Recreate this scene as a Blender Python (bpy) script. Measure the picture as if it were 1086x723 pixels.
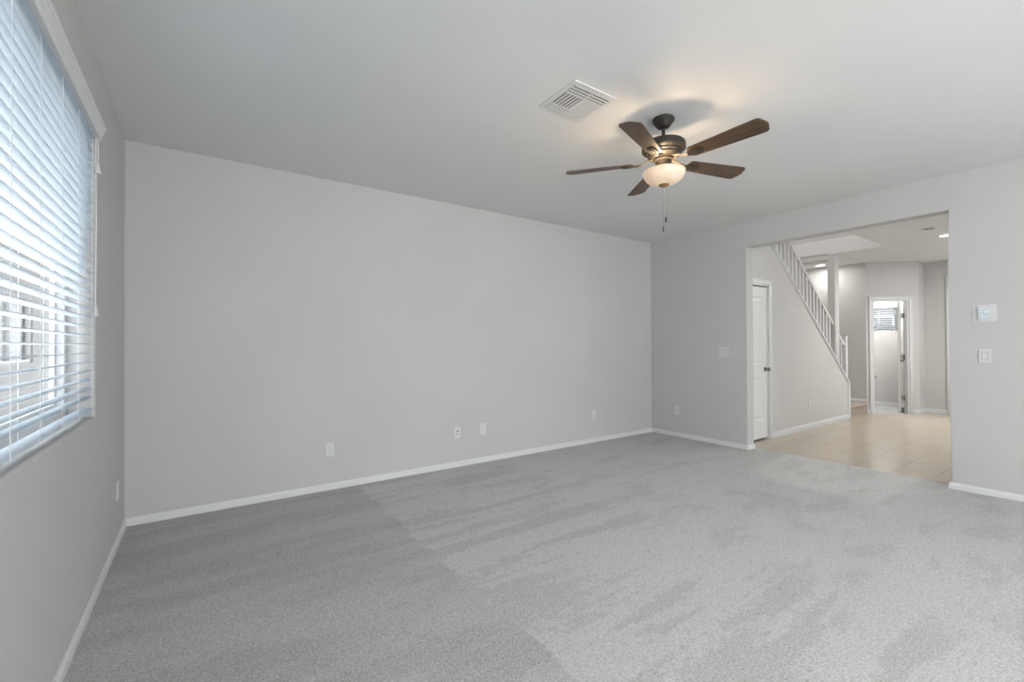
import bpy, bmesh, math, random
from mathutils import Vector, Matrix
random.seed(7)
D = bpy.data; C = bpy.context.scene.collection
for o in list(D.objects): D.objects.remove(o, do_unlink=True)
PI = math.pi; rad = math.radians

# ------------------------------------------------------------------ camera
CAM_H = 1.2711
yaw, pit, rol = rad(55.1018), rad(0.4563), rad(-0.2699)
fwd = Vector((math.cos(yaw)*math.cos(pit), math.sin(yaw)*math.cos(pit), math.sin(pit)))
rt = Vector((math.sin(yaw), -math.cos(yaw), 0)); up = rt.cross(fwd)
r2 = rt*math.cos(rol) + up*math.sin(rol); u2 = up*math.cos(rol) - rt*math.sin(rol)
cam = D.cameras.new('camera'); co = D.objects.new('camera', cam); C.objects.link(co)
cam.sensor_fit = 'HORIZONTAL'; cam.sensor_width = 36; cam.lens = 473.946/1086*36; cam.clip_start = .02
co.matrix_world = Matrix(((r2.x, u2.x, -fwd.x, 0), (r2.y, u2.y, -fwd.y, 0), (r2.z, u2.z, -fwd.z, CAM_H), (0, 0, 0, 1)))
bpy.context.scene.camera = co
vs = bpy.context.scene.view_settings
vs.view_transform = 'Standard'; vs.look = 'None'; vs.gamma = 1; vs.use_curve_mapping = False; vs.exposure = 0.0

# ------------------------------------------------------------------ light
w = D.worlds.new('world'); bpy.context.scene.world = w; w.use_nodes = True
bg = w.node_tree.nodes['Background']; bg.inputs[0].default_value = (.83, .92, 1.0, 1); bg.inputs[1].default_value = 4.6

def area(name, loc, direction, sx, sy, power, col=(1, 1, 1), spread=None):
    l = D.lights.new(name, 'AREA'); l.shape = 'RECTANGLE'; l.size = sx; l.size_y = sy; l.energy = power; l.color = col
    if spread: l.spread = spread
    o = D.objects.new(name, l); C.objects.link(o); o.location = loc
    o.rotation_euler = Vector(direction).to_track_quat('-Z', 'Y').to_euler(); return o
area('added_light_rear', (2.0, -3.75, 1.35), (0, 1, -.30), 3.4, 2.3, 98, (1.0, .985, .965))  # added fill lamp behind the camera, standing in for daylight
area('added_light_rear_left', (-.62, -1.6, 1.55), (1, .38, -.35), 2.0, 1.5, 104, (.97, .985, 1.0))  # unseen lamp added on the left to brighten right wall and ceiling
area('added_light_rear_right', (5.72, -2.3, 1.55), (-1, .35, -.10), 1.6, 1.4, 34, (1, .985, .965))  # extra lamp out of view, added to brighten the left wall
area('added_light_hall_side', (9.1, -1.3, 1.6), (0, 1, 0), 1.7, 1.2, 12, (.90, .955, 1.0))  # cool lamp added out of view to lighten the hall
sl = D.lights.new('sun', 'SUN'); sl.energy = 38; sl.angle = rad(3); sl.color = (1, .99, .97)
so = D.objects.new('sun', sl); C.objects.link(so); so.rotation_euler = Vector((0, -.50, -.86)).to_track_quat('-Z', 'Y').to_euler()

# ------------------------------------------------------------------ room numbers (metres)
X0, XB, YW, H = -.44, 5.376, 4.168, 2.74
XB2 = 5.53                    # hall side of the wall with the opening
YF = -3.6                     # wall behind the camera
JY0, JY1, JH = 1.017, 2.786, 2.43
WY0, WY1, WZ0, WZ1 = 1.23, 3.09, .915, 2.395
YS, YS2 = 2.97, 3.08          # wall below the stairs
XE = 10.93                    # entry wall
XL = 9.95                     # wall at the landing
FT = -.012                    # tile level
BH = .055

# ------------------------------------------------------------------ materials
def mat(name, col, rough=.6, metal=0, spec=.5):
    m = D.materials.new(name); m.use_nodes = True; b = m.node_tree.nodes['Principled BSDF']
    b.inputs['Base Color'].default_value = (*col, 1); b.inputs['Roughness'].default_value = rough
    b.inputs['Metallic'].default_value = metal; b.inputs['Specular IOR Level'].default_value = spec
    return m
def N(m, t, **kw):
    n = m.node_tree.nodes.new(t)
    for k, v in kw.items(): setattr(n, k, v)
    return n
def L(m, a, b): m.node_tree.links.new(a, b)
def noise(m, scale, detail=2, vec=None, rough=.5, dist=0):
    n = N(m, 'ShaderNodeTexNoise'); n.inputs['Scale'].default_value = scale; n.inputs['Detail'].default_value = detail
    n.inputs['Roughness'].default_value = rough; n.inputs['Distortion'].default_value = dist
    if vec is None:
        tc = N(m, 'ShaderNodeTexCoord'); vec = tc.outputs['Object']
    L(m, vec, n.inputs['Vector']); return n.outputs['Fac']
def bump(m, h, strength, dist=.001):
    b = N(m, 'ShaderNodeBump'); b.inputs['Strength'].default_value = strength; b.inputs['Distance'].default_value = dist
    L(m, h, b.inputs['Height']); L(m, b.outputs['Normal'], m.node_tree.nodes['Principled BSDF'].inputs['Normal'])
def mth(m, op, a, b=None, c=None, clamp=False):
    n = N(m, 'ShaderNodeMath', operation=op); n.use_clamp = clamp
    for i, v in enumerate((a, b, c)):
        if v is None: continue
        if isinstance(v, (int, float)): n.inputs[i].default_value = v
        else: L(m, v, n.inputs[i])
    return n.outputs[0]
def mixc(m, f, a, b):
    n = N(m, 'ShaderNodeMix', data_type='RGBA')
    if isinstance(f, (int, float)): n.inputs[0].default_value = f
    else: L(m, f, n.inputs[0])
    for i, v in ((6, a), (7, b)):
        if isinstance(v, tuple): n.inputs[i].default_value = (*v, 1)
        else: L(m, v, n.inputs[i])
    return n.outputs[2]
def mapr(m, v, a, b, c=0, d=1, smooth=True):
    n = N(m, 'ShaderNodeMapRange'); n.interpolation_type = 'SMOOTHSTEP' if smooth else 'LINEAR'
    L(m, v, n.inputs[0])
    for i, x in enumerate((a, b, c, d)): n.inputs[i+1].default_value = x
    return n.outputs[0]
def base(m): return m.node_tree.nodes['Principled BSDF'].inputs['Base Color']

def paint(name, col, rough=.75):
    m = mat(name, col, rough, spec=.25)
    bump(m, noise(m, 260, 3), .12, .0012)
    f = noise(m, 1.3, 2)
    L(m, mixc(m, mapr(m, f, .3, .7), tuple(c*.985 for c in col), tuple(c*1.015 for c in col)), base(m))
    return m
M = {}
M['wall'] = paint('greige_wall_paint', (.530, .522, .510))
M['ceil'] = paint('ceiling_paint', (.71, .708, .70))
M['hallceil'] = paint('hall_ceiling_paint', (.76, .76, .755))
M['hallwall'] = paint('hall_wall_paint', (.575, .568, .553))
M['trim'] = mat('white_trim_paint', (.68, .682, .675), .38)
bump(M['trim'], noise(M['trim'], 60, 2), .02)
M['plate'] = mat('white_plastic', (.63, .63, .625), .35); bump(M['plate'], noise(M['plate'], 900, 1), .02)
M['dark'] = mat('dark_gap', (.03, .03, .03), .8)
M['slot'] = mat('socket_slot', (.16, .16, .16), .7)
M['vinyl'] = mat('white_vinyl_frame', (.72, .73, .73), .4)
M['bronze'] = mat('oil_rubbed_bronze', (.040, .034, .028), .48, .35)
bump(M['bronze'], noise(M['bronze'], 120, 2), .05)
M['nickel'] = mat('aged_nickel', (.22, .20, .17), .32, .9)
M['hinge'] = mat('satin_nickel', (.45, .45, .44), .4, .8)
M['chrome'] = mat('chrome', (.6, .6, .6), .15, 1)
for k in ('nickel', 'hinge', 'chrome', 'slot', 'dark', 'vinyl'): bump(M[k], noise(M[k], 200, 1), .02)

# carpet: tufted pile, vacuum lanes and strokes
m = mat('grey_carpet', (.36, .355, .35), .95, spec=.05); M['carpet'] = m
tc = N(m, 'ShaderNodeTexCoord'); ob = tc.outputs['Object']
sp = N(m, 'ShaderNodeSeparateXYZ'); L(m, ob, sp.inputs[0])
wob = noise(m, 9, 3, ob); X = mth(m, 'ADD', sp.outputs[0], mth(m, 'MULTIPLY', mth(m, 'SUBTRACT', wob, .5), .16))
def strokes(sx, sy, rot, seed):
    mp = N(m, 'ShaderNodeMapping'); mp.inputs['Rotation'].default_value = (0, 0, rot); mp.inputs['Scale'].default_value = (sx, sy, 1); mp.inputs['Location'].default_value = (seed, seed*.7, 0)
    L(m, ob, mp.inputs[0]); return noise(m, 1, 4, mp.outputs[0], .55, .25)
sA = strokes(.8, 4.2, rad(7), 6.4); sB = strokes(.75, 6.2, rad(-5), 11.7); sC = strokes(1.9, 4.6, rad(14), 5.5)
inB = mapr(m, X, 1.15, 1.19); inC = mapr(m, X, 2.55, 2.85)
fine = mth(m, 'MULTIPLY', mth(m, 'SUBTRACT', noise(m, 14, 4, ob, .65), .5), .30)
sA = mth(m, 'ADD', sA, fine); sB = mth(m, 'ADD', sB, fine); sC = mth(m, 'ADD', sC, fine)
lA = mapr(m, sA, .40, .58, .14, .46); lB = mapr(m, sB, .44, .51, .46, .86); lC = mapr(m, sC, .38, .50, .58, .88)
lane = mth(m, 'ADD', mth(m, 'MULTIPLY', lA, mth(m, 'SUBTRACT', 1, inB)), mth(m, 'MULTIPLY', lB, inB))
lane = mth(m, 'ADD', mth(m, 'MULTIPLY', lane, mth(m, 'SUBTRACT', 1, inC)), mth(m, 'MULTIPLY', lC, inC))
pile = noise(m, 105, 5, ob, .76, .5); pile2 = noise(m, 30, 4, ob, .7)
tuft = N(m, 'ShaderNodeTexVoronoi'); tuft.inputs['Scale'].default_value = 190; L(m, ob, tuft.inputs['Vector'])
c1 = mixc(m, lane, (.41, .403, .39), (.66, .655, .645))
c2 = mixc(m, mapr(m, pile, .36, .64), (.13, .125, .12), (.93, .93, .92))
c3 = mixc(m, .30, c1, c2)
c4 = mixc(m, mapr(m, pile2, .5, .75, 0, .35), c3, (.28, .275, .265))
L(m, c4, base(m))
bump(m, mth(m, 'ADD', pile, mth(m, 'MULTIPLY', tuft.outputs['Distance'], .5)), .75, .008)

m = mat('beige_stair_carpet', (.50, .43, .36), .95, spec=.05); M['stair'] = m
f = noise(m, 180, 4); L(m, mixc(m, mapr(m, f, .3, .7), (.36, .30, .25), (.52, .45, .38)), base(m)); bump(m, f, .6, .004)

# tile: 30 x 60 cm porcelain with fine brushed lines, thin grout
m = mat('beige_floor_tile', (.6, .5, .38), .28, spec=.5); M['tile'] = m
tc = N(m, 'ShaderNodeTexCoord'); ob = tc.outputs['Object']
br = N(m, 'ShaderNodeTexBrick'); br.offset = .33; br.offset_frequency = 1
mp = N(m, 'ShaderNodeMapping'); mp.inputs['Location'].default_value = (.1, -.010, 0); L(m, ob, mp.inputs[0]); L(m, mp.outputs[0], br.inputs['Vector'])
for k, v in (('Scale', 1), ('Mortar Size', .0030), ('Mortar Smooth', .1), ('Brick Width', .6), ('Row Height', .296), ('Bias', 0)): br.inputs[k].default_value = v
mp2 = N(m, 'ShaderNodeMapping'); mp2.inputs['Scale'].default_value = (26, 1.6, 1); L(m, ob, mp2.inputs[0])
st = noise(m, 1, 4, mp2.outputs[0], .6)
cl = noise(m, 2.4, 3, ob)
tcol = mixc(m, mapr(m, st, .3, .7), (.455, .385, .295), (.485, .415, .325))
tcol = mixc(m, mapr(m, cl, .3, .7, 0, .5), tcol, (.49, .435, .36))
L(m, mixc(m, br.outputs['Fac'], tcol, (.27, .25, .225)), base(m))
L(m, mapr(m, st, .3, .7, .185, .205), m.node_tree.nodes['Principled BSDF'].inputs['Roughness'])
hgt = mth(m, 'ADD', mth(m, 'MULTIPLY', st, .35), mth(m, 'MULTIPLY', mth(m, 'SUBTRACT', 1, br.outputs['Fac']), .6))
bump(m, hgt, .10, .001)

# blind slats: white faux wood that lets a little daylight through
def translucent(name, col, mixf, rough=.4):
    m = mat(name, col, rough); nt = m.node_tree
    tr = N(m, 'ShaderNodeBsdfTranslucent'); tr.inputs[0].default_value = (*[c*.98 for c in col], 1)
    mx = N(m, 'ShaderNodeMixShader'); mx.inputs[0].default_value = mixf
    out = nt.nodes['Material Output']; L(m, nt.nodes['Principled BSDF'].outputs[0], mx.inputs[1]); L(m, tr.outputs[0], mx.inputs[2]); L(m, mx.outputs[0], out.inputs[0])
    bump(m, noise(m, 300, 1), .02); return m
M['slat'] = translucent('white_blind_slat', (.74, .81, .87), .25)
M['cord'] = mat('white_cord', (.80, .81, .82), .7); bump(M['cord'], noise(M['cord'], 900, 1), .1)
m = translucent('clear_cord_tassel', (.80, .80, .79), .4); M['tassel'] = m
# frosted glass bowl
m = translucent('frosted_alabaster_glass', (.72, .62, .48), .15, .35); M['bowl'] = m
b = m.node_tree.nodes['Principled BSDF']
L(m, mixc(m, mapr(m, noise(m, 22, 4, dist=1.2), .35, .65), (.70, .60, .47), (.78, .70, .58)), base(m))
b.inputs['Emission Color'].default_value = (1, .86, .66, 1); b.inputs['Emission Strength'].default_value = .16
# thin window glass
def glass(name):
    m = D.materials.new(name); m.use_nodes = True; nt = m.node_tree; nt.nodes.clear()
    o = N(m, 'ShaderNodeOutputMaterial'); t = N(m, 'ShaderNodeBsdfTransparent'); g = N(m, 'ShaderNodeBsdfGlossy'); g.inputs['Roughness'].default_value = .02
    t.inputs[0].default_value = (.97, .97, .97, 1)
    lw = N(m, 'ShaderNodeLayerWeight'); lw.inputs[0].default_value = .5; fr_ = mth(m, 'MULTIPLY_ADD', mth(m, 'POWER', lw.outputs['Facing'], 5.0), .45, .03); mx = N(m, 'ShaderNodeMixShader')
    L(m, fr_, mx.inputs[0]); L(m, t.outputs[0], mx.inputs[1]); L(m, g.outputs[0], mx.inputs[2]); L(m, mx.outputs[0], o.inputs[0]); return m
M['glass'] = glass('window_glass')
def emit(name, col, s):
    m = mat(name, col, .4); b = m.node_tree.nodes['Principled BSDF']
    b.inputs['Emission Color'].default_value = (*col, 1); b.inputs['Emission Strength'].default_value = s; return m
M['led'] = emit('lit_led_lens', (1, .97, .92), 6)
m = emit('thermostat_display', (.30, .33, .34), .42); M['screen'] = m
f = noise(m, 55, 2); cc = mixc(m, mapr(m, f, .42, .6), (.45, .58, .68), (1, 1, 1)); L(m, cc, m.node_tree.nodes['Principled BSDF'].inputs['Emission Color'])
# dark walnut fan blades, grain along each blade (local x)
m = mat('dark_walnut_blade', (.12, .07, .04), .42); M['walnut'] = m
tc = N(m, 'ShaderNodeTexCoord'); mp = N(m, 'ShaderNodeMapping'); mp.inputs['Scale'].default_value = (5, 70, 5); L(m, tc.outputs['Object'], mp.inputs[0])
g = noise(m, 1, 4, mp.outputs[0], .6, .4)
L(m, mixc(m, mapr(m, g, .3, .7), (.038, .024, .016), (.130, .070, .036)), base(m)); bump(m, g, .1, .0005)
M['stucco'] = mat('neighbour_stucco', (.11, .108, .105), .9); bump(M['stucco'], noise(M['stucco'], 60, 3), .4, .004)
m = mat('neighbour_roof_tile', (.30, .27, .25), .8); M['roof'] = m; bump(m, noise(m, 14, 2), .5, .02)
m = mat('gravel_yard', (.50, .47, .43), .95); M['gravel'] = m
f = noise(m, 40, 4); L(m, mixc(m, mapr(m, f, .3, .7), (.44, .43, .42), (.64, .63, .61)), base(m)); bump(m, f, .6, .02)
M['ventwhite'] = mat('white_enamel', (.66, .66, .655), .45); bump(M['ventwhite'], noise(M['ventwhite'], 100, 1), .02)
M['duct'] = mat('dark_duct', (.02, .02, .021), .9); bump(M['duct'], noise(M['duct'], 50, 1), .05)

# ------------------------------------------------------------------ mesh helpers
def obj(name, bm, material, parent=None, smooth=False, loc=None):
    bmesh.ops.recalc_face_normals(bm, faces=bm.faces[:])
    me = D.meshes.new(name); bm.to_mesh(me); bm.free()
    mats = material if isinstance(material, (list, tuple)) else [material]
    for mm in mats: me.materials.append(mm)
    if smooth:
        me.polygons.foreach_set('use_smooth', [True]*len(me.polygons))
        try: me.set_sharp_from_angle(angle=rad(35))
        except Exception: pass
    o = D.objects.new(name, me); C.objects.link(o)
    if parent: o.parent = parent
    if loc: o.location = loc
    return o
def thing(name, label, cat, loc=(0, 0, 0), rz=0, group=None):
    o = D.objects.new(name, None); C.objects.link(o); o.location = loc; o.rotation_euler = (0, 0, rz); o.empty_display_size = .1
    o['label'] = label; o['category'] = cat
    if group: o['group'] = group
    return o
def tag(o, label, cat, group=None):
    o['label'] = label; o['category'] = cat
    if group: o['group'] = group
    return o
def struct(name, bm, material, parent=None, smooth=False):
    o = obj(name, bm, material, parent, smooth)
    if not parent: o['kind'] = 'structure'
    return o
def sempty(name, loc=(0, 0, 0), rz=0):
    o = D.objects.new(name, None); C.objects.link(o); o.location = loc; o.rotation_euler = (0, 0, rz); o['kind'] = 'structure'; o.empty_display_size = .1
    return o
def box(bm, x0, x1, y0, y1, z0, z1, bev=0, seg=2, mi=0):
    x0, x1 = sorted((x0, x1)); y0, y1 = sorted((y0, y1)); z0, z1 = sorted((z0, z1))
    v = [bm.verts.new(p) for p in ((x0, y0, z0), (x1, y0, z0), (x1, y1, z0), (x0, y1, z0), (x0, y0, z1), (x1, y0, z1), (x1, y1, z1), (x0, y1, z1))]
    f = [bm.faces.new([v[i] for i in q]) for q in ((0, 3, 2, 1), (4, 5, 6, 7), (0, 1, 5, 4), (1, 2, 6, 5), (2, 3, 7, 6), (3, 0, 4, 7))]
    for q in f: q.material_index = mi
    if bev:
        e = list({e for q in f for e in q.edges})
        r = bmesh.ops.bevel(bm, geom=e, offset=bev, segments=seg, affect='EDGES', profile=.5)
        for q in r['faces']: q.material_index = mi
    return v
def B(*a, **k):
    bm = bmesh.new(); box(bm, *a, **k); return bm
def prism(bm, pts, axis, a, b, mi=0):
    """polygon pts (2D) extruded along axis from a to b; the other two axes in xyz order"""
    def P(p, t):
        return {'x': (t, p[0], p[1]), 'y': (p[0], t, p[1]), 'z': (p[0], p[1], t)}[axis]
    A = [bm.verts.new(P(p, a)) for p in pts]; Bv = [bm.verts.new(P(p, b)) for p in pts]; n = len(pts)
    fs = [bm.faces.new(A), bm.faces.new(Bv)] + [bm.faces.new((A[i], A[(i+1) % n], Bv[(i+1) % n], Bv[i])) for i in range(n)]
    for q in fs: q.material_index = mi
    return A + Bv
def lathe(bm, prof, seg=40, c=(0, 0), mi=0, closed=False):
    rings = []
    for r, z in prof:
        if r < 1e-6: rings.append([bm.verts.new((c[0], c[1], z))])
        else: rings.append([bm.verts.new((c[0]+r*math.cos(2*PI*i/seg), c[1]+r*math.sin(2*PI*i/seg), z)) for i in range(seg)])
    prs = list(zip(rings, rings[1:])) + ([(rings[-1], rings[0])] if closed else [])
    for a, b in prs:
        for i in range(seg):
            j = (i+1) % seg
            if len(a) == 1 and len(b) == 1: break
            if len(a) == 1: f = bm.faces.new((a[0], b[i], b[j]))
            elif len(b) == 1: f = bm.faces.new((a[i], a[j], b[0]))
            else: f = bm.faces.new((a[i], a[j], b[j], b[i]))
            f.material_index = mi
def tube(bm, pts, r, seg=8, flat=1.0):
    pts = [Vector(p) for p in pts]; rings = []
    rs = r if isinstance(r, (list, tuple)) else [r]*len(pts)
    for i, p in enumerate(pts):
        t = (pts[min(i+1, len(pts)-1)] - pts[max(i-1, 0)]).normalized()
        s = t.cross(Vector((0, 0, 1))); s = s.normalized() if s.length > 1e-4 else Vector((1, 0, 0)); n = s.cross(t)
        rings.append([bm.verts.new(p + s*math.cos(2*PI*k/seg)*rs[i] + n*math.sin(2*PI*k/seg)*rs[i]*flat) for k in range(seg)])
    for a, b in zip(rings, rings[1:]):
        for k in range(seg): bm.faces.new((a[k], a[(k+1) % seg], b[(k+1) % seg], b[k]))
    bm.faces.new(rings[0]); bm.faces.new(rings[-1])
def wallmesh(axis, p0, p1, u0, u1, z0, z1, holes=(), rnd=.012):
    """slab between p0..p1 on axis, u range on the other, rectangular holes (u0,u1,z0,z1), rounded drywall corners at the holes"""
    us = sorted({u0, u1, *[min(max(h[i], u0), u1) for h in holes for i in (0, 1)]}); zs = sorted({z0, z1, *[min(max(h[i], z0), z1) for h in holes for i in (2, 3)]})
    bm = bmesh.new(); V = {}
    def v(s, i, j):
        if (s, i, j) not in V:
            u, z = us[i], zs[j]; p = p1 if s else p0
            V[(s, i, j)] = bm.verts.new((p, u, z) if axis == 'x' else (u, p, z))
        return V[(s, i, j)]
    def solid(i, j):
        if i < 0 or j < 0 or i >= len(us)-1 or j >= len(zs)-1: return False
        cu, cz = (us[i]+us[i+1])/2, (zs[j]+zs[j+1])/2
        return not any(h[0] < cu < h[1] and h[2] < cz < h[3] for h in holes)
    def inside(i, j): return 0 <= i < len(us)-1 and 0 <= j < len(zs)-1
    he = []
    for i in range(len(us)-1):
        for j in range(len(zs)-1):
            if not solid(i, j): continue
            for s in (0, 1): bm.faces.new((v(s, i, j), v(s, i+1, j), v(s, i+1, j+1), v(s, i, j+1)))
            for (di, dj, a, b) in ((-1, 0, (i, j), (i, j+1)), (1, 0, (i+1, j), (i+1, j+1)), (0, -1, (i, j), (i+1, j)), (0, 1, (i, j+1), (i+1, j+1))):
                if not solid(i+di, j+dj):
                    bm.faces.new((v(0, *a), v(0, *b), v(1, *b), v(1, *a)))
                    if inside(i+di, j+dj): he += [(v(0, *a), v(0, *b)), (v(1, *a), v(1, *b))]
    if he and rnd:
        ee = [e for e in (bm.edges.get(p) for p in he) if e]
        bmesh.ops.bevel(bm, geom=ee, offset=rnd, segments=4, affect='EDGES', profile=.5)
    return bm
def baseprof(t=.014, h=BH, z=0): return [(0, z), (t, z), (t, z+h*.62), (t*.75, z+h*.78), (t*.45, z+h*.86), (t*.38, z+h), (0, z+h)]
def baseboard(name, path, h=BH, z=0, t=.014):
    """path: list of 2D points, board stands to the left of the direction of travel, mitred"""
    bm = bmesh.new(); pr = baseprof(t, h, z); P = [Vector(p) for p in path]; rings = []
    for i, p in enumerate(P):
        ds = []
        if i > 0: ds.append((P[i]-P[i-1]).normalized())
        if i < len(P)-1: ds.append((P[i+1]-P[i]).normalized())
        ns = [Vector((-d.y, d.x)) for d in ds]
        n = sum(ns, Vector((0, 0))); n = n.normalized(); n = n / max(.3, n.dot(ns[0]))
        rings.append([bm.verts.new((p.x+n.x*o, p.y+n.y*o, zz)) for o, zz in pr])
    k = len(pr)
    for a, b in zip(rings, rings[1:]):
        for i in range(k): bm.faces.new((a[i], a[(i+1) % k], b[(i+1) % k], b[i]))
    bm.faces.new(rings[0]); bm.faces.new(rings[-1])
    return struct(name, bm, M['trim'])

# ================================================================== THE ROOM
floor = struct('floor', B(X0-.1, XB2, YF-.1, YW+.1, -.12, 0), M['carpet'])
struct('floor_hall', B(XB2, 13.2, -1.1, YW+.1, -.12, FT), M['tile'])
struct('ceiling', B(X0-.1, XB2, YF-.1, YW+.1, H, H+.25), M['ceil'])
struct('wall_back', B(X0-.25, 13.2, YW, YW+.15, -.12, 5.6), M['wall'])
struct('wall_left', wallmesh('x', X0-.16, X0, YF-.1, YW, -.02, H, [(WY0, WY1, WZ0, WZ1), (-2.6, -.6, .85, 2.3)], .016), M['wall'])
struct('wall_right', wallmesh('x', XB, XB2, YF-.1, YW, -.02, H, [(JY0, JY1, -.03, JH), (-3.1, -1.5, .85, 2.3)], .014), M['wall'])
struct('wall_front', wallmesh('y', YF-.15, YF, X0-.1, XB2, -.02, H, [(.2, 3.8, -.03, 2.4)], .012), M['wall'])

baseboard('baseboard_back', [(XB, YW), (X0, YW)])
baseboard('baseboard_left', [(X0, YW), (X0, YF)])
baseboard('baseboard_right', [(XB2-.0, JY1-.0), (XB, JY1), (XB, YW)])
baseboard('baseboard_right_near', [(XB, YF), (XB, JY0), (XB2, JY0)])

# ------------------------------------------------------------------ hall shell
WELL = (5.60, 8.534, 2.309)      # stairwell opening in the hall ceiling: x0, x1, y0
bm = bmesh.new()
box(bm, XB2, 13.2, -1.1, WELL[2], H, H+.25); box(bm, WELL[1]+.12, 13.2, WELL[2], YW, H, H+.25)
box(bm, WELL[1], WELL[1]+.12, WELL[2]-.0, YW, H, H+.25)
box(bm, XB2, WELL[0], WELL[2], YW, H, H+.25)
struct('ceiling_hall', bm, M['hallceil'])
# stairwell above the ceiling
bm = bmesh.new()
box(bm, WELL[1]+.001, WELL[1]+.12, WELL[2]-.12, YW, H+.25, 5.5); box(bm, WELL[0]-.12, WELL[1], WELL[2]-.12, WELL[2]-.001, H+.25, 5.5)
box(bm, WELL[0]-.25, WELL[0]-.12, WELL[2]-.3, YW, H+.25, 5.5)
struct('wall_stairwell', bm, M['hallwall'])
struct('ceiling_stairwell', B(4.0, WELL[1]+.2, WELL[2]-.3, YW, 5.5, 5.6), M['ceil'])
# header over the landing between post and back wall
struct('trim_1', B(8.534, 8.66, YS2+.001, YW-.001, 2.652, H+.01), M['hallwall'])
# wall below the stairs (sloped top)
SL = (2.598-.64)/(9.02-6.453)
def capz(x): return .64 + (9.02-x)*SL
bm = bmesh.new()
xt = 9.02-(H+.24-.64)/SL
DX0, DX1, DH = 5.585, 6.305, 2.055
bm2 = bmesh.new()
CT = .03
pts = [(XB2+.0, FT-.02), (DX0, FT-.02), (DX0, DH), (DX1, DH), (DX1, FT-.02), (9.02, FT-.02), (9.02, capz(9.02)-CT), (xt, capz(xt)-CT), (xt, H+.24), (XB2, H+.24)]
prism(bm2, pts, 'y', YS, YS2)
bmesh.ops.triangulate(bm2, faces=[f for f in bm2.faces if len(f.verts) > 4])
struct('wall_stair', bm2, M['hallwall'])
# sloped cap board and white end board
bm = bmesh.new()
xa, xb = xt, 9.055
prism(bm, [(xa, capz(xa)-CT), (xb, capz(xb)-CT), (xb, capz(xb)), (xa, capz(xa))], 'y', YS-.022, YS2+.022)
prism(bm, [(xa, capz(xa)-CT-.02), (xb-.03, capz(xb-.03)-CT-.02), (xb-.03, capz(xb-.03)-CT), (xa, capz(xa)-CT)], 'y', YS-.010, YS)
struct('trim_2', bm, M['trim'])
# landing, stairs
# landing end wall, diagonal wall, short wall, entry wall
D0 = Vector((XL, 2.985)); D1 = Vector((10.612, 2.405)); dt = (D1-D0).normalized(); dn = Vector((-dt.y, dt.x))   # dn points into the powder room
LD = (D1-D0).length
struct('wall_landing', B(XL, XL+.11, D0.y, YW, -.02, H), M['hallwall'])
O0, O1, OH = .105, .715, 2.045
def diag_pt(t, d, z): p = D0 + dt*t + dn*d; return (p.x, p.y, z)
bm = wallmesh('y', 0, .11, 0, LD, -.02, H, [(O0, O1, -.03, OH)], 0)
for v in bm.verts:
    p = D0 + dt*v.co.x + dn*v.co.y; v.co = Vector((p.x, p.y, v.co.z))
struct('wall_diagonal', bm, M['hallwall'])
struct('wall_entry_return', B(D1.x, XE, D1.y, D1.y+.11, -.02, H), M['hallwall'])
FY0, FY1, FH = 1.09, 2.035, 2.44
struct('wall_entry', wallmesh('x', XE, XE+.15, -1.1, D1.y, -.02, H, [(FY0, FY1, -.03, FH)], 0), M['hallwall'])
struct('wall_hall_side', wallmesh('y', -1.1, -.95, XB2, XE, -.02, H, [(8.2, 10.0, .95, 2.25)]), M['hallwall'])
# powder room
PX = 11.40
PW = (2.905, 3.53, 1.52, 2.035)
struct('wall_powder_outer', wallmesh('x', PX, PX+.15, D1.y, YW, -.02, H, [PW], .01), M['hallwall'])
struct('wall_powder_side', B(XE+.15, PX, D1.y, D1.y+.11, -.02, H), M['hallwall'])

HB = .078
baseboard('baseboard_stair', [(9.02, YS), (6.372, YS)], HB, FT)
baseboard('baseboard_landing', [(XL, YS+.02), (XL, YW)], .07, .168) if False else None
baseboard('baseboard_landing', [(XL, YW), (XL, YS+.03)][::-1], .075, .168)
baseboard('baseboard_diagonal', [tuple(D0 + dt*(O0-.06)), tuple(D0)], HB, FT)
baseboard('baseboard_entry', [(XE, FY1+.066), (XE, D1.y), (D1.x, D1.y), tuple(D0 + dt*(O1+.062))], HB, FT)
baseboard('baseboard_entry_near', [(XE, -.95), (XE, FY0-.066)], HB, FT)
baseboard('baseboard_powder', [(PX, D1.y+.11), (PX, YW)], .085, FT)
baseboard('baseboard_hall_back', [(XB2, JY0), (XB2, -.95)], HB, FT)

# ------------------------------------------------------------------ casings and doors
def casing(name, hw0, hw1, zt, wdt=.06, th=.016, z0=FT):
    """flat door casing in local coords: opening hw0..hw1 along x, in front of y=0 (towards -y), with a raised back band"""
    bm = bmesh.new()
    for (a, b) in ((hw0-wdt, hw0), (hw1, hw1+wdt)): box(bm, a, b, -th, 0, z0, zt, .003)
    box(bm, hw0-wdt, hw1+wdt, -th, 0, zt, zt+wdt, .003)
    for (a, b) in ((hw0-wdt-.001, hw0-wdt+.014), (hw1+wdt-.014, hw1+wdt+.001)): box(bm, a, b, -th-.006, 0, z0, zt+wdt-.014, .003)
    box(bm, hw0-wdt-.001, hw1+wdt+.001, -th-.006, 0, zt+wdt-.014, zt+wdt+.001, .003)
    return bm
def jamb(bm, a, b, zt, depth, y0=0, th=.016, z0=FT):
    box(bm, a, a+th, y0, y0+depth, z0, zt); box(bm, b-th, b, y0, y0+depth, z0, zt); box(bm, a+th, b-th, y0, y0+depth, zt-th, zt)
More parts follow.
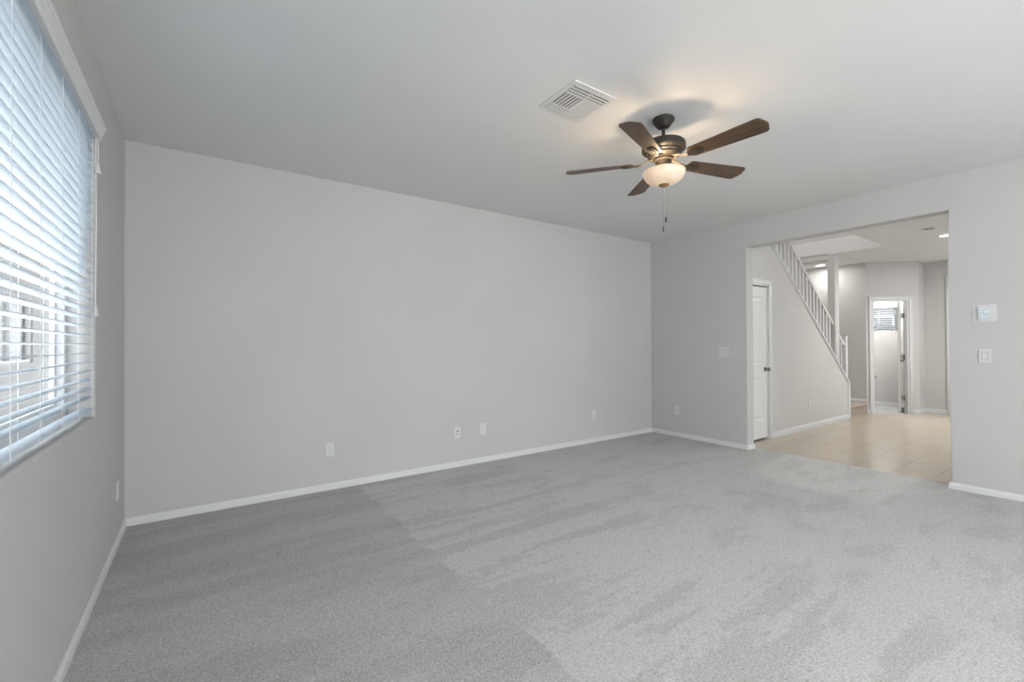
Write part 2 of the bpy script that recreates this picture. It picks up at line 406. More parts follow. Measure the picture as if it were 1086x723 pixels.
def panel_door(w_, h_, th=.035, panels=((.10, .12, .985, 1.90), (.10, .24, .80, None))):
    """slab with recessed moulded panels on both faces; local x 0..w, y 0..th, z 0..h. panels: (xm, z0..)"""
    bm = bmesh.new()
    for (ys, sgn) in ((0, 1), (th, -1)):
        xs = [0, .11, w_-.11, w_]; zs = [0, .24, .80, .98, h_-.13, h_]
        V = [[bm.verts.new((x, ys, z)) for z in zs] for x in xs]
        for i in range(3):
            for j in range(5):
                q = (V[i][j], V[i+1][j], V[i+1][j+1], V[i][j+1])
                if i == 1 and j in (1, 3):
                    prev = q
                    for (ins, dep) in ((.018, .009), (.030, .009), (.055, .003)):
                        x0, x1, z0, z1 = xs[1]+ins, xs[2]-ins, zs[j]+ins, zs[j+1]-ins
                        nq = tuple(bm.verts.new(p) for p in ((x0, ys+sgn*dep, z0), (x1, ys+sgn*dep, z0), (x1, ys+sgn*dep, z1), (x0, ys+sgn*dep, z1)))
                        for k in range(4): bm.faces.new((prev[k], prev[(k+1) % 4], nq[(k+1) % 4], nq[k]))
                        prev = nq
                    bm.faces.new(prev)
                else: bm.faces.new(q)
    e = bm.verts
    box(bm, 0, w_, .0005, th-.0005, 0, .001); box(bm, 0, w_, .0005, th-.0005, h_-.001, h_)
    box(bm, 0, .001, .0005, th-.0005, 0, h_); box(bm, w_-.001, w_, .0005, th-.0005, 0, h_)
    return bm
def knob(parent, x, z, y=0, sgn=-1, mt=None, name='door_knob'):
    bm = bmesh.new()
    lathe(bm, [(0, 0), (.031, 0), (.032, .004), (.028, .009), (.012, .012), (.010, .030), (.013, .036), (.025, .044), (.029, .055), (.027, .064), (.018, .070), (0, .072)], 24)
    o = obj(name, bm, mt or M['nickel'], parent, True)
    o.location = (x, y, z); o.rotation_euler = (rad(90)*(1 if sgn < 0 else -1), 0, 0); return o

# closet door under the stairs
d1 = sempty('door_1', (0, YS, 0))
obj('door_casing', casing('c', DX0, DX1, DH), M['trim'], d1, True)
bm = bmesh.new(); jamb(bm, DX0, DX1, DH, .11); obj('door_jamb', bm, M['trim'], d1)
o = obj('door_panel', panel_door(DX1-DX0-.04, DH-.045), M['trim'], d1); o.location = (DX0+.02, .012, .012)
knob(d1, DX1-.085, .925, .012)
# powder room door, standing open
d2 = sempty('door_2', (D0.x, D0.y, 0), math.atan2(dt.y, dt.x))
obj('door_casing', casing('c', O0, O1, OH), M['trim'], d2, True)
bm = bmesh.new(); jamb(bm, O0, O1, OH, .11)
box(bm, O1-.028, O1-.016, 0.0, .06, FT, OH-.016); box(bm, O0+.016, O0+.028, 0, .06, FT, OH-.016)
obj('door_jamb', bm, M['trim'], d2)
leafbm = panel_door(.575, OH-.03)
leaf = obj('door_panel', leafbm, M['trim'], d2)
lang = rad(14)-math.atan2(dt.y, dt.x)        # world direction of the open leaf about 17 deg
leaf.location = (O1-.062, .118, .006); leaf.rotation_euler = (0, 0, lang)
for z in (.265, 1.005, 1.765):
    bm = bmesh.new(); box(bm, O1-.060, O1-.0165, .080, .084+.03, z-.045, z+.045, .001)
    bmh = bm; 
    vv = [bmh.verts.new((O1-.045+.007*math.cos(a), .118+.007*math.sin(a), z+s*.047)) for s in (-1, 1) for a in [2*PI*k/10 for k in range(10)]]
    for k in range(10): bmh.faces.new((vv[k], vv[(k+1) % 10], vv[10+(k+1) % 10], vv[10+k]))
    obj('door_hinge', bmh, M['hinge'], d2)
kb = knob(leaf, .51, .92, 0, -1)
# front door
d3 = sempty('door_3', (XE, 0, 0), rad(-90))
obj('door_casing', casing('c', -FY1, -FY0, FH, .066), M['trim'], d3, True)
bm = bmesh.new(); jamb(bm, -FY1, -FY0, FH, .15); obj('door_jamb', bm, M['trim'], d3)
o = obj('door_panel', panel_door(FY1-FY0-.04, FH-.04), M['trim'], d3); o.location = (-FY1+.02, .03, .01)
knob(d3, -FY1+.10, .95, .03)

# ------------------------------------------------------------------ windows
def window(name, axis_x, y0, y1, z0, z1, depth=.05, mull=True, sgn=-1):
    """vinyl slider window; frame plane starts at axis_x and goes depth*sgn outward"""
    e = sempty(name, (axis_x, 0, 0)); bm = bmesh.new(); t = .045; d = depth*sgn
    box(bm, 0, d, y0, y0+t, z0, z1, .004); box(bm, 0, d, y1-t, y1, z0, z1, .004)
    box(bm, 0, d, y0+t, y1-t, z0, z0+t, .004); box(bm, 0, d, y0+t, y1-t, z1-t, z1, .004)
    obj('window_frame', bm, M['vinyl'], e)
    ym = (y0+y1)/2
    secs = [(y0+t, ym+.02, .35), (ym-.02, y1-t, .75)] if mull else [(y0+t, y1-t, .5)]
    for a, b, f in secs:
        s = obj_sash(e, a, b, z0+t, z1-t, d*f)
    return e
def obj_sash(e, a, b, z0, z1, x):
    t = .035; bm = bmesh.new()
    for q in ((a, a+t, z0, z1), (b-t, b, z0, z1), (a+t, b-t, z0, z0+t), (a+t, b-t, z1-t, z1)): box(bm, x-.009, x+.009, *q, .002)
    s = obj('window_sash', bm, M['vinyl'], e)
    obj('pane', B(x-.003, x+.003, a+t, b-t, z0+t, z1-t), M['glass'], s); return s
window('window_1', X0-.105, WY0, WY1, WZ0, WZ1)
window('window_2', PX+.09, *PW, mull=False, sgn=1)
window('added_window_4', X0-.105, -2.6, -.6, .85, 2.3)  # unseen window added for the rear left light
window('added_window_5', XB+.105, -3.1, -1.5, .85, 2.3, sgn=1)  # unseen window on the right, added for its light
e = sempty('added_window_6', (0, -1.06, 0)); bm = bmesh.new()  # hall window out of view, put in to brighten the hall
for q in ((8.2, 8.25, .95, 2.25), (9.95, 10.0, .95, 2.25), (8.25, 9.95, .95, 1.0), (8.25, 9.95, 2.2, 2.25), (9.08, 9.12, 1.0, 2.2)): box(bm, q[0], q[1], -.03, .02, q[2], q[3], .003)
f = obj('window_frame', bm, M['vinyl'], e); obj('pane', B(8.25, 9.95, -.008, -.002, 1.0, 2.2), M['glass'], f)
# unseen patio door added behind the camera to light the room
e = sempty('added_window_3', (0, YF-.05, 0)); bm = bmesh.new()
for q in ((.2, .26, 0, 2.4), (3.74, 3.8, 0, 2.4), (.26, 3.74, 0, .06), (.26, 3.74, 2.34, 2.4), (1.96, 2.04, .06, 2.34)): box(bm, q[0], q[1], -.06, 0, q[2], q[3], .004)
f = obj('window_frame', bm, M['vinyl'], e)
for a, b in ((.26, 1.96), (2.04, 3.74)): obj('pane', B(a, b, -.033, -.027, .06, 2.34), M['glass'], f)

def blind(name, label, xw, y0, y1, z0, z1, s, pitch=.0443, nlad=7, depth=.05, valance=True, group=None):
    """horizontal slat blind; xw = room side plane, s=+1 when the room lies towards +x"""
    t = thing(name, label, 'window blind', (xw, (y0+y1)/2, z0), 0, group)
    ya, yb = y0-(y0+y1)/2, y1-(y0+y1)/2; h = z1-z0
    bm = bmesh.new(); n = int((h-.062-.060)/pitch); xc = -s*(.006+depth/2)
    for i in range(1, n+1):
        zc = .045 + i*pitch + .004; tilt = rad(3)*s
        R = Matrix.Rotation(-tilt, 4, 'Y'); K = 6; top = []; bot = []
        for k in range(K+1):
            u = -depth/2 + depth*k/K; crown = .0022*(1-(2*u/depth)**2)
            for lst, dz in ((top, .0014), (bot, -.0014)):
                lst.append([bm.verts.new(Vector((xc, 0, zc)) + R @ Vector((u, yy, crown+dz))) for yy in (ya+.006, yb-.006)])
        for k in range(K):
            for lst in (top, bot): bm.faces.new((lst[k][0], lst[k+1][0], lst[k+1][1], lst[k][1]))
            for q in (0, 1): bm.faces.new((top[k][q], top[k+1][q], bot[k+1][q], bot[k][q]))
        for k in (0, K): bm.faces.new((top[k][0], top[k][1], bot[k][1], bot[k][0]))
    obj('slats', bm, M['slat'], t, False)
    obj('bottom_rail', B(xc-depth/2, xc+depth/2, ya+.006, yb-.006, .024, .038, .003), M['slat'], t)
    obj('head_rail', B(*sorted((xc-s*.026, 0)), ya+.004, yb-.004, h-.062, h-.002), M['slat'], t)
    for i in range(nlad):
        yy = yb-.055-(yb-ya-.11)*i/(nlad-1) if nlad > 1 else 0
        bm = bmesh.new()
        for xx in (xc-depth/2-.0012, xc+depth/2+.0012): box(bm, xx-.0008, xx+.0008, yy-.0016, yy+.0016, .02, h-.045)
        obj('ladder_cord', bm, M['cord'], t)
    return t, ya, yb, h, xc
bl, ya, yb, h, xc = blind('window_blind', 'wide white horizontal slat blind in the tall left wall window', X0, WY0, WY1, WZ0+.008, WZ1, 1)
# valance with crown moulding across the head of the window
bm = bmesh.new()
prism(bm, [(.0005, h-.062), (.020, h-.062), (.023, h-.054), (.023, h-.036), (.029, h-.028), (.031, h-.014), (.039, h-.006), (.040, h+.004), (.0005, h+.004)], 'y', ya-.012, yb+.012)
vo = obj('valance', bm, M['trim'], bl); vo.location = (0, 0, 0)
# lift cords with tassels at the far end
def cord(parent, x, y, ztop, zbot, name='lift_cord'):
    bm = bmesh.new()
    for dy in (-.003, .003): tube(bm, [(x, y+dy, ztop), (x+.002, y+dy*1.4, (ztop+zbot)/2), (x, y+dy*.4, zbot)], .0016, 6)
    c = obj(name, bm, M['cord'], parent, True)
    bm = bmesh.new(); lathe(bm, [(0, zbot+.004), (.004, zbot+.003), (.006, zbot-.008), (.009, zbot-.030), (.0135, zbot-.050), (.013, zbot-.054), (0, zbot-.054)], 16, (x, y))
    obj('cord_tassel', bm, M['tassel'], c, True)
cord(bl, .006, yb-.035, h-.062, 1.47-WZ0)
cord(bl, .010, yb-.010, h-.062, 2.20-WZ0)
b2, a2, c2, h2, x2 = blind('powder_room_blind', 'small white slat blind in the high window past the open door', PX, PW[0], PW[1], PW[2], PW[3], -1, nlad=3)
obj('valance', B(-.035, .002, a2-.01, c2+.01, h2-.06, h2+.01, .004), M['slat'], b2).location = (-.0035, 0, 0)
bm = bmesh.new(); tube(bm, [(-.012, a2+.05, .0), (-.012, a2+.05, h2-.06)], .0012, 6); cc_ = obj('lift_cord', bm, M['cord'], b2)
bm = bmesh.new(); lathe(bm, [(0, .0), (.004, -.001), (.011, -.045), (0, -.047)], 12, (-.012, a2+.05)); obj('cord_tassel', bm, M['tassel'], cc_, True)

# ------------------------------------------------------------------ outside the left window
yard = struct('floor_yard', B(-14, X0-.16, -12, 34, -.35, -.2), M['gravel'])
M['greyframe'] = mat('grey_frame', (.26, .26, .26), .6); M['siding'] = mat('dark_siding', (.15, .15, .155), .8)
for k in ('greyframe', 'siding'): bump(M[k], noise(M[k], 60, 2), .1)
nb = thing('neighbour_house', 'pale stucco house wall seen through the blind slats', 'house', (-3.3, 3, -.2))
bmn = wallmesh('x', -.2, 0, -9, 26, 0, 3.6, [(4.2, 6.6, 1.1, 2.5), (9.6, 12.4, 1.1, 2.5)], 0)
obj('wall', bmn, M['stucco'], nb)
for a, b in ((4.2, 6.6), (9.6, 12.4)):
    bm = bmesh.new()
    for q in ((a, a+.07, 1.1, 2.5), (b-.07, b, 1.1, 2.5), (a+.07, b-.07, 1.1, 1.17), (a+.07, b-.07, 2.43, 2.5), ((a+b)/2-.03, (a+b)/2+.03, 1.17, 2.43)): box(bm, -.12, -.04, *q)
    fo = obj('window_frame', bm, M['greyframe'], nb); obj('pane', B(-.10, -.09, a+.07, b-.07, 1.17, 2.43), M['glass'], fo)
    obj('window_backing', B(-.18, -.17, a+.02, b-.02, 1.12, 2.48), M['stucco'], nb)
bm = bmesh.new(); prism(bm, [(.12, 3.52), (.12, 3.66), (-2.5, 4.3), (-2.5, 4.1)], 'y', -9.3, 26.3); obj('roof', bm, M['roof'], nb)
struct('floor_street', B(PX+.15, 30, -10, 14, -.35, -.2), M['gravel'])

nb2 = thing('neighbour_house', 'grey house across the street in the powder room window', 'house', (17, 4, -.2))
obj('wall', wallmesh('x', 0, .2, -7, 8, 0, 3.0, [(-2.5, -1.0, 1.1, 2.3), (.4, 1.2, 1.1, 2.3)], 0), M['siding'], nb2)
bm = bmesh.new(); prism(bm, [(-.4, 2.92), (-.4, 3.05), (3.5, 4.0), (3.5, 3.8)], 'y', -7.3, 8.3); obj('roof', bm, M['roof'], nb2)
for a, b in ((-2.5, -1.0), (.4, 1.2)):
    bm = bmesh.new()
    for q in ((a, a+.07, 1.1, 2.3), (b-.07, b, 1.1, 2.3), (a+.07, b-.07, 1.1, 1.17), (a+.07, b-.07, 2.23, 2.3)): box(bm, .04, .12, *q)
    obj('window_backing', B(.155, .165, a+.02, b-.02, 1.12, 2.28), M['siding'], nb2); fo = obj('window_frame', bm, M['greyframe'], nb2); obj('pane', B(.09, .10, a+.07, b-.07, 1.17, 2.23), M['glass'], fo)  # backing panel added to close the holes against the bright sky
bm = bmesh.new(); P4 = [diag_pt(0, .02, 0)[:2], diag_pt(LD, .02, 0)[:2], (PX, D1.y+.11), (PX, YW), (XL+.11, YW)]
prism(bm, P4, 'z', FT-.002, FT+.003); mm_ = mat('light_grey_vinyl', (.36, .357, .35), .5); bump(mm_, noise(mm_, 20, 3), .02); struct('floor_powder', bm, mm_)

# ------------------------------------------------------------------ staircase
st = thing('staircase', 'beige carpeted staircase rising behind the sloped hall wall', 'staircase', (9.0, 3.6, FT))
rise = .18; run = rise/SL
bm = bmesh.new(); box(bm, .108, XL-.002-9.0, YS+.022-3.6, YW-.002-3.6, 0, .150); box(bm, .108, XL-.002-9.0, YS-.004-3.6, YW-.002-3.6, .150, .192, .013, 4); box(bm, .024, .12, YS2+.02-3.6, YW-.002-3.6, 0, .190); obj('landing', bm, M['stair'], st, True)
bm = bmesh.new(); box(bm, .06, XL-9.0-.002, YS-.022-3.6, YS+.06-3.6, .18-.034, .181, .012, 4); obj('landing_nosing', bm, M['stair'], st) if False else bm.free()
for i in range(14):
    x1 = -run*i; z1 = .18+rise*(i+1)
    if z1 > 2.72 : 
        pass
    bm = bmesh.new(); box(bm, x1-run-.0, x1+.022, YS2+.002-3.6, YW-.002-3.6, z1-rise-.02, z1, .010)
    s = obj('carpeted_step', bm, M['stair'], st)

# newel and balustrade
NZ = 1.40
ba = thing('stair_balustrade', 'white wooden stair railing with square balusters and handrail', 'stair railing', (9.02, (YS+YS2)/2, 0))
yb0 = 0
bm = bmesh.new(); box(bm, .001, .085, YS-.012-(YS+YS2)/2, YS2+.012-(YS+YS2)/2, FT, .60, .003); 
nw = obj('newel_base', bm, M['trim'], ba)
bm = bmesh.new(); box(bm, -.028, .058, -.043, .043, capz(9.02), 1.36, .004); box(bm, -.036, .066, -.051, .051, 1.36, 1.375, .003)
prism_pts = None
box(bm, -.030, .060, -.045, .045, 1.375, 1.395, .008)
obj('newel_post', bm, M['trim'], ba)
def railz(x): return capz(x)+.60
def rail(xa, xb, name='handrail'):
    bm = bmesh.new()
    prof = [(-.022, 0), (.022, 0), (.030, .018), (.030, .036), (.018, .052), (-.018, .052), (-.030, .036), (-.030, .018)]
    A = [bm.verts.new((xa-9.02, p[0], railz(xa)-.045+p[1])) for p in prof]; Bq = [bm.verts.new((xb-9.02, p[0], railz(xb)-.045+p[1])) for p in prof]
    n = len(prof); bm.faces.new(A); bm.faces.new(Bq)
    for i in range(n): bm.faces.new((A[i], A[(i+1) % n], Bq[(i+1) % n], Bq[i]))
    obj(name, bm, M['trim'], ba, True)
PXA, PXB = 8.534, 8.694
rail(5.95, PXA-.001); rail(PXB+.001, 8.99)
x = 8.89; xs = []
while x > 6.0:
    if not (PXA-.03 < x < PXB+.03): xs.append(x)
    x -= .118
for x in xs:
    bm = bmesh.new(); hw = .017
    v = box(bm, x-9.02-hw, x-9.02+hw, -hw, hw, 0, 1)
    for q in v:
        xx = q.co.x+9.02; q.co.z = (capz(xx)+.0005) if q.co.z < .5 else railz(xx)-.0455
    obj('baluster', bm, M['trim'], ba)
# structural post standing on the knee wall
bm = bmesh.new(); v = box(bm, PXA, PXB, YS, YS2, 0, H-.001)
for q in v:
    if q.co.z < .5: q.co.z = capz(q.co.x)+.001
bmesh.ops.bevel(bm, geom=[e for e in bm.edges if abs(e.verts[0].co.z-e.verts[1].co.z) > .5], offset=.006, segments=3, affect='EDGES')
struct('trim_3', bm, M['hallwall'])

# ------------------------------------------------------------------ wall plates
def plate_bm(w_, h_, t=.006):
    return B(-w_/2, w_/2, -t, 0, -h_/2, h_/2, .0025, seg=2)
def outlet(label, loc, rz, kind='duplex'):
    t = thing('wall_outlet', label, 'outlet', loc, rz, 'white outlet plates low on the walls')
    obj('cover_plate', plate_bm(.072, .118), M['plate'], t)
    if kind == 'duplex':
        bm = bmesh.new(); box(bm, -.0165, .0165, -.0085, -.006, -.034, .034, .001); r = obj('receptacle', bm, M['plate'], t)
        bm = bmesh.new()
        for zc in (-.018, .018):
            for xx in (-.0065, .0065): box(bm, xx-.0012, xx+.0012, -.0088, -.0084, zc-.002, zc+.007)
            box(bm, -.0022, .0022, -.0088, -.0084, zc-.010, zc-.006)
        obj('slots', bm, M['slot'], r)
    elif kind == 'cable':
        for zc, r_ in ((.012, .0062), (-.018, .0045)):
            bm = bmesh.new(); lathe(bm, [(r_*1.4, 0), (r_*1.4, .003), (r_, .003), (r_, .010), (0, .010)], 16)
            o = obj('cable_jack', bm, M['slot'], t); o.location = (.006, -.006, zc); o.rotation_euler = (rad(90), 0, 0)
    return t
def switch(label, loc, rz, gang=1):
    t = thing('light_switch', label, 'light switch', loc, rz, 'white rocker light switches')
    obj('cover_plate', plate_bm(.074+.046*(gang-1), .118), M['plate'], t)
    for g in range(gang):
        xc_ = (g-(gang-1)/2)*.046
        obj('rocker_gap', B(xc_-.0185, xc_+.0185, -.0064, -.0055, -.035, .035), M['slot'], t)
        bm = bmesh.new(); v = box(bm, xc_-.0165, xc_+.0165, -.0085, -.006, -.033, .033)
        for q in v:
            if q.co.y < -.007 and q.co.z < 0: q.co.y -= .002
        obj('rocker', bm, M['plate'], t)
    return t
outlet('white outlet low on the window wall, close to the corner', (X0, 3.828, .343), rad(90))
outlet('leftmost white outlet on the long wall', (.939, YW, .350), 0)
outlet('white cable plate with dark jacks on the long wall, left of a pair', (2.199, YW, .357), 0, 'cable')
outlet('white outlet just right of the cable plate on the long wall', (2.512, YW, .357), 0)
outlet('rightmost white outlet on the long wall, near the far corner', (4.192, YW, .352), 0)
outlet('white outlet on the short wall between far corner and opening', (XB, 3.75, .357), rad(-90))
outlet('small white outlet on the hall wall below the stairs', (7.521, YS, .345), 0)
switch('double white rocker switch left of the hall opening', (XB, 3.068, 1.167), rad(-90), 2)
switch('single white switch under the thermostat', (XB, .803, 1.157), rad(-90))
switch('small white switch beside the powder room door', (10.862, D1.y, 1.154), 0)
# thermostat
t = thing('thermostat', 'white wall thermostat with lit square display, right of opening', 'thermostat', (XB, .801, 1.516), rad(-90))
def rrect(bm, w_, h_, r, y0, y1, seg=6):
    pts = []
    for cx, cz, a0 in ((w_/2-r, h_/2-r, 0), (-w_/2+r, h_/2-r, 90), (-w_/2+r, -h_/2+r, 180), (w_/2-r, -h_/2+r, 270)):
        for k in range(seg+1): a = rad(a0+90*k/seg); pts.append((cx+r*math.cos(a), cz+r*math.sin(a)))
    prism(bm, pts, 'y', y0, y1)
bm = bmesh.new(); rrect(bm, .140, .142, .016, -.006, 0); obj('back_plate', bm, M['plate'], t)
bm = bmesh.new(); rrect(bm, .080, .116, .010, -.017, -.006); bmesh.ops.bevel(bm, geom=[e for e in bm.edges if abs(e.verts[0].co.y+.017) < 1e-5 and abs(e.verts[1].co.y+.017) < 1e-5], offset=.003, segments=2, affect='EDGES'); obj('thermostat_body', bm, M['plate'], t)
bm = bmesh.new(); rrect(bm, .066, .094, .005, -.0183, -.0168); obj('display', bm, M['screen'], t)

# ------------------------------------------------------------------ ceiling register
v_ = thing('ceiling_vent', 'square white louvred air register on the ceiling beside the fan', 'vent', (1.878, 1.9785, H))
hw = .170; ya_, yb_ = -.158, .172; iw = .143; ia, ib_ = -.128, .158
bm = bmesh.new()
for q in ((-hw, hw, ya_, ia), (-hw, hw, ib_, yb_), (-hw, -iw, ia, ib_), (iw, hw, ia, ib_)): box(bm, *q, -.006, 0)
obj('frame', bm, M['ventwhite'], v_)
obj('duct_opening', B(-iw+.001, iw-.001, ia+.001, ib_-.001, -.0012, -.0002), M['duct'], v_)
bm = bmesh.new()
def louvre(along, c, a, b, lip, side):
    """bent blade: a flat lip seen from below plus, on closed ones, a vane rising into the duct"""
    z0 = -.0085; pts = [(c-lip/2, z0), (c+lip/2, z0), (c+lip/2, z0+.0012), (c-lip/2, z0+.0012)]
    prism(bm, pts, along, a, b)
    if not side: return
    e = c+side*lip/2; d = side*.006
    prism(bm, [(e, z0), (e+d, -.003), (e+d-side*.0012, -.003), (e-side*.0012, z0)], along, a, b)
s1, s2 = -.049, .092
for c in (-.1245, -.1025, -.0775, -.0535):
    for (a, b) in ((-iw, -.004), (.004, iw)): louvre('x', c, a, b, .0165 if c > -.12 else .010, 0)
for c in (.101, .118, .134, .150):
    for (a, b) in ((-iw, -.004), (.004, iw)): louvre('x', c, a, b, .0135, 1)
for k in range(6):
    louvre('y', -.1205+k*.0245, s1+.003, s2-.003, .0155, 0)
    louvre('y', .020+k*.0245, s1+.003, s2-.003, .0205, -1)
obj('louvres', bm, M['ventwhite'], v_)
bm = bmesh.new()
box(bm, -iw, -iw+.0055, s1, s2, -.0085, -.002)
box(bm, -iw, iw, s1-.003, s1+.003, -.0088, -.002); box(bm, -iw, iw, s2-.004, s2+.004, -.0088, -.002)
box(bm, -.005, .005, ia, s1, -.0088, -.002); box(bm, -.005, .005, s2, ib_, -.0088, -.002); box(bm, -.004, .004, s1, s2, -.0088, -.002)
obj('divider_bars', bm, M['ventwhite'], v_)

# ------------------------------------------------------------------ ceiling fan
FX, FYc = 2.480, 1.815
fan = thing('ceiling_fan', 'five-blade dark bronze ceiling fan with lit frosted bowl light', 'ceiling fan', (FX, FYc, H))
def rel(z): return z-H
bm = bmesh.new(); lathe(bm, [(0, 0), (.066, 0), (.069, -.004), (.069, -.018), (.062, -.026), (.052, -.040), (.044, -.050), (.041, -.056), (.034, -.060), (.020, -.064), (0, -.064)], 40); obj('canopy', bm, M['bronze'], fan, True)
bm = bmesh.new(); lathe(bm, [(0, -.060), (.0115, -.060), (.0115, -.128), (.017, -.131), (.017, -.1465), (0, -.1465)], 20); obj('downrod', bm, M['bronze'], fan, True)
bm = bmesh.new()
lathe(bm, [(0, rel(2.594)), (.028, rel(2.594)), (.090, rel(2.589)), (.124, rel(2.580)), (.135, rel(2.570)), (.137, rel(2.556)), (.133, rel(2.549)), (.137, rel(2.544)), (.137, rel(2.532)), (.128, rel(2.524)), (.114, rel(2.520)), (.112, rel(2.510)), (.102, rel(2.505)), (.100, rel(2.494)), (.090, rel(2.488)), (.082, rel(2.480)), (0, rel(2.480))], 56)
obj('motor_housing', bm, M['bronze'], fan, True)
bm = bmesh.new()
lathe(bm, [(0, rel(2.480)), (.060, rel(2.480)), (.060, rel(2.466)), (.050, rel(2.462)), (.048, rel(2.440)), (.054, rel(2.428)), (.064, rel(2.412)), (.066, rel(2.400)), (.050, rel(2.396)), (0, rel(2.396))], 40)
obj('light_fitter', bm, M['bronze'], fan, True)
# bowl: thin shell open at the top
prof = []
Rb, zt, zb_ = .131, rel(2.388), rel(2.306)
for k in range(15):
    a = PI/2*k/14; prof.append((Rb*math.cos(a)**.85, zt-(zt-zb_)*math.sin(a)))
prof[-1] = (0.0, zb_)
outer = [(Rb+.001, zt+.006), (Rb+.003, zt+.003)] + prof
inner = [(max(0, r-.004), z+(.004 if r < .12 else 0)) for r, z in prof][::-1]
bm = bmesh.new(); lathe(bm, outer + inner[:-1] + [(Rb-.004, zt+.006)], 56, closed=True)
bowl = obj('light_bowl', bm, M['bowl'], fan, True)
bm = bmesh.new(); lathe(bm, [(.0, zb_+.006), (.030, zb_+.006), (.034, zb_+.002), (.031, zb_-.004), (.020, zb_-.010), (.010, zb_-.014), (0, zb_-.016)], 28)
obj('finial', bm, mat('warm_bronze_finial', (.30, .17, .08), .4, .5), fan, True)
for (dx, dy, zb2, rf) in ((-.004, .003, 2.000, .0030), (.0100, -.0065, 2.062, .0050)):
    bm = bmesh.new(); zt2 = zb_-.012
    z = zt2
    tube(bm, [(dx, dy, zt2), (dx, dy, rel(zb2+.038))], .0010, 6)
    while z > rel(zb2+.038): 
        lathe(bm, [(0, z+.0014), (.0016, z), (0, z-.0014)], 6, (dx, dy)); z -= .006
    ch = obj('pull_chain', bm, M['hinge'], fan)
    bm = bmesh.new(); za, zb3 = rel(zb2+.038), rel(zb2)
    lathe(bm, [(0, za), (rf*.6, za-.002), (rf, za-.008), (rf*.9, zb3+.006), (rf*.5, zb3), (0, zb3)], 12, (dx, dy)); obj('chain_fob', bm, M['bronze'], ch, True)
# blades
ZB = rel(2.457)
def blade_bm():
    bm = bmesh.new(); r0, r1 = .185, .644; w0, w1 = .050, .069; n = 10
    top = []
    side = []
    cr = .030
    pts = [(r0, -w0+.012), (r0+.012, -w0)]
    for k in range(8):
        a = -PI/2 + PI/2*k/7; pts.append((r1-cr+cr*math.cos(a)*1.0-.012, -(w1-cr)+cr*math.sin(a)))
    for k in range(1, 6):
        f = k/6; yy = -(w1-cr)+2*(w1-cr)*f; pts.append((r1-.012+.012*math.sin(PI*f), yy))
    for k in range(8):
        a = PI/2*k/7; pts.append((r1-cr+cr*math.cos(a)-.012, (w1-cr)+cr*math.sin(a)))
    pts += [(r0+.012, w0), (r0, w0-.012)]
    prism(bm, pts, 'z', -.003, .003)
    return bm
def iron_bm():
    bm = bmesh.new()
    # twin curved arms from the motor to the blade root and a medallion plate under the blade
    tube(bm, [(.070, 0, .022), (.100, 0, .018), (.128, 0, .004), (.150, 0, -.006), (.180, 0, -.009)], [.013, .012, .012, .014, .020], 10, .38)
    pts = []
    for k in range(28):
        a = 2*PI*k/28; pts.append((.222+.052*math.copysign(abs(math.cos(a))**.7, math.cos(a)), .030*math.copysign(abs(math.sin(a))**.7, math.sin(a))))
    prism(bm, pts, 'z', -.0105, -.0035)
    pts = [(.222+.034*math.cos(2*PI*k/20), .016*math.sin(2*PI*k/20)) for k in range(20)]
    prism(bm, pts, 'z', -.0140, -.0105)
    for px_, py_ in ((.190, .0), (.254, .0)): lathe(bm, [(0, -.0125), (.005, -.0125), (.006, -.0105)], 10, (px_, py_))
    return bm
ib = obj('blade_iron', iron_bm(), M['bronze'], None, True)
bb = obj('blade', blade_bm(), M['walnut'], None)
first = True
for k in range(5):
    ang = rad(128.1+72*k)
    for src in (bb, ib):
        o = src if first else src.copy()
        if not first: C.objects.link(o)
        o.parent = fan; o.location = (0, 0, ZB); o.rotation_euler = Matrix.Rotation(ang, 3, 'Z').to_quaternion().to_euler()
        o.rotation_mode = 'XYZ'; o.rotation_euler = (Matrix.Rotation(ang, 3, 'Z') @ Matrix.Rotation(rad(-12), 3, 'X')).to_euler()
    first = False
# bulbs inside the bowl
for a in (rad(20), rad(200)):
    l = D.lights.new('fan_bulb_light', 'POINT'); l.energy = 6; l.color = (1, .75, .48); l.shadow_soft_size = .025
    o = D.objects.new('fan_bulb_light', l); C.objects.link(o); o.location = (FX+.075*math.cos(a), FYc+.075*math.sin(a), 2.392)

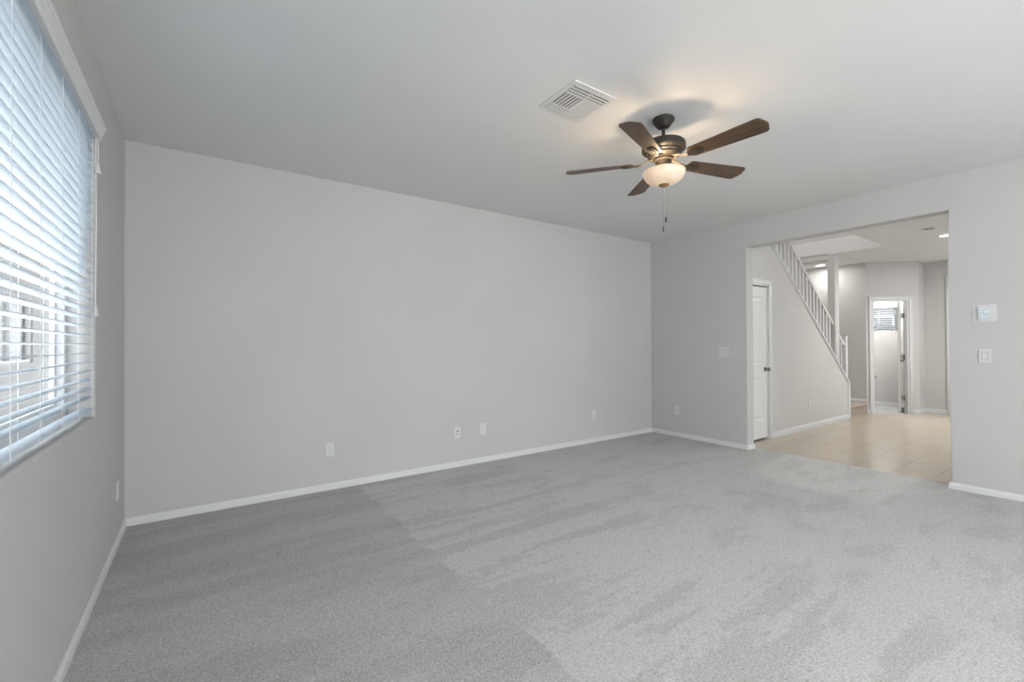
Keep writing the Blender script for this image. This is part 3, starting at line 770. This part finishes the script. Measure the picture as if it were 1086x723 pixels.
# ------------------------------------------------------------------ downlights and detector
def downlight(label, x, y, z=H, power=22, group=None):
    t = thing('recessed_downlight', label, 'ceiling light', (x, y, z), 0, 'round recessed downlights in the hall')
    bm = bmesh.new(); lathe(bm, [(.092, 0), (.092, -.004), (.086, -.007), (.072, -.005), (.070, 0)], 32, closed=True); obj('trim_ring', bm, M['ventwhite'], t, True)
    bm = bmesh.new(); lathe(bm, [(0, -.003), (.070, -.003), (.070, -.0005), (0, -.0005)], 32); obj('lens', bm, M['led'], t)
    l = D.lights.new('downlight_lamp', 'AREA'); l.shape = 'DISK'; l.size = .13; l.energy = power; l.color = (1, .98, .96)
    o = D.objects.new('downlight_lamp', l); C.objects.link(o); o.location = (x, y, z-.012)
downlight('lit round downlight in the hall ceiling at the opening right edge', 8.378, 1.600)
downlight('lit round downlight over the stair landing, left of the post', 9.61, 3.58, power=7)
downlight('added unseen round downlight over the hall near the closet door', 6.7, .2, power=3)  # fixture out of view, added to light the hall
downlight('added unseen round downlight in the entry', 9.6, .6, power=42)  # out-of-view lamp put in to brighten the entry
downlight('added unseen round downlight in the powder room', 10.75, 3.3, power=46)  # hidden fixture added so the powder room reads bright
downlight('added unseen round downlight above the stairwell', 7.0, 3.4, z=5.5, power=48)  # upstairs lamp added to light the stairwell
t = thing('smoke_detector', 'white ceiling disc with dark centre slot next to the lit downlight', 'smoke detector', (7.70, 1.634, H))
bm = bmesh.new(); lathe(bm, [(0, 0), (.082, 0), (.082, -.006), (.070, -.010), (.048, -.010), (.048, -.004), (0, -.004)], 36); obj('base_ring', bm, M['ventwhite'], t, True)
bm = bmesh.new(); lathe(bm, [(.0, -.0045), (.047, -.0045), (.047, -.0075), (0, -.0075)], 30); obj('dark_recess', bm, M['duct'], t)
bm = bmesh.new(); lathe(bm, [(0, -.008), (.012, -.008), (.030, -.016), (.028, -.019), (0, -.020)], 24); obj('centre_cap', bm, M['ventwhite'], t, True)

# toilet paper holder in the powder room
t = thing('toilet_paper_holder', 'small grey metal paper holder on the powder room wall', 'paper holder', (PX, 3.27, .575))
bm = bmesh.new(); lathe(bm, [(0, 0), (.024, 0), (.024, .006), (.010, .010), (.010, .05), (0, .05)], 20); o = obj('mount', bm, M['chrome'], t, True); o.rotation_euler = (0, rad(-90), 0)
bm = bmesh.new(); tube(bm, [(-.045, .0, 0), (-.045, .07, 0), (-.045, .15, 0)], .007, 10); obj('bar', bm, M['chrome'], t, True)
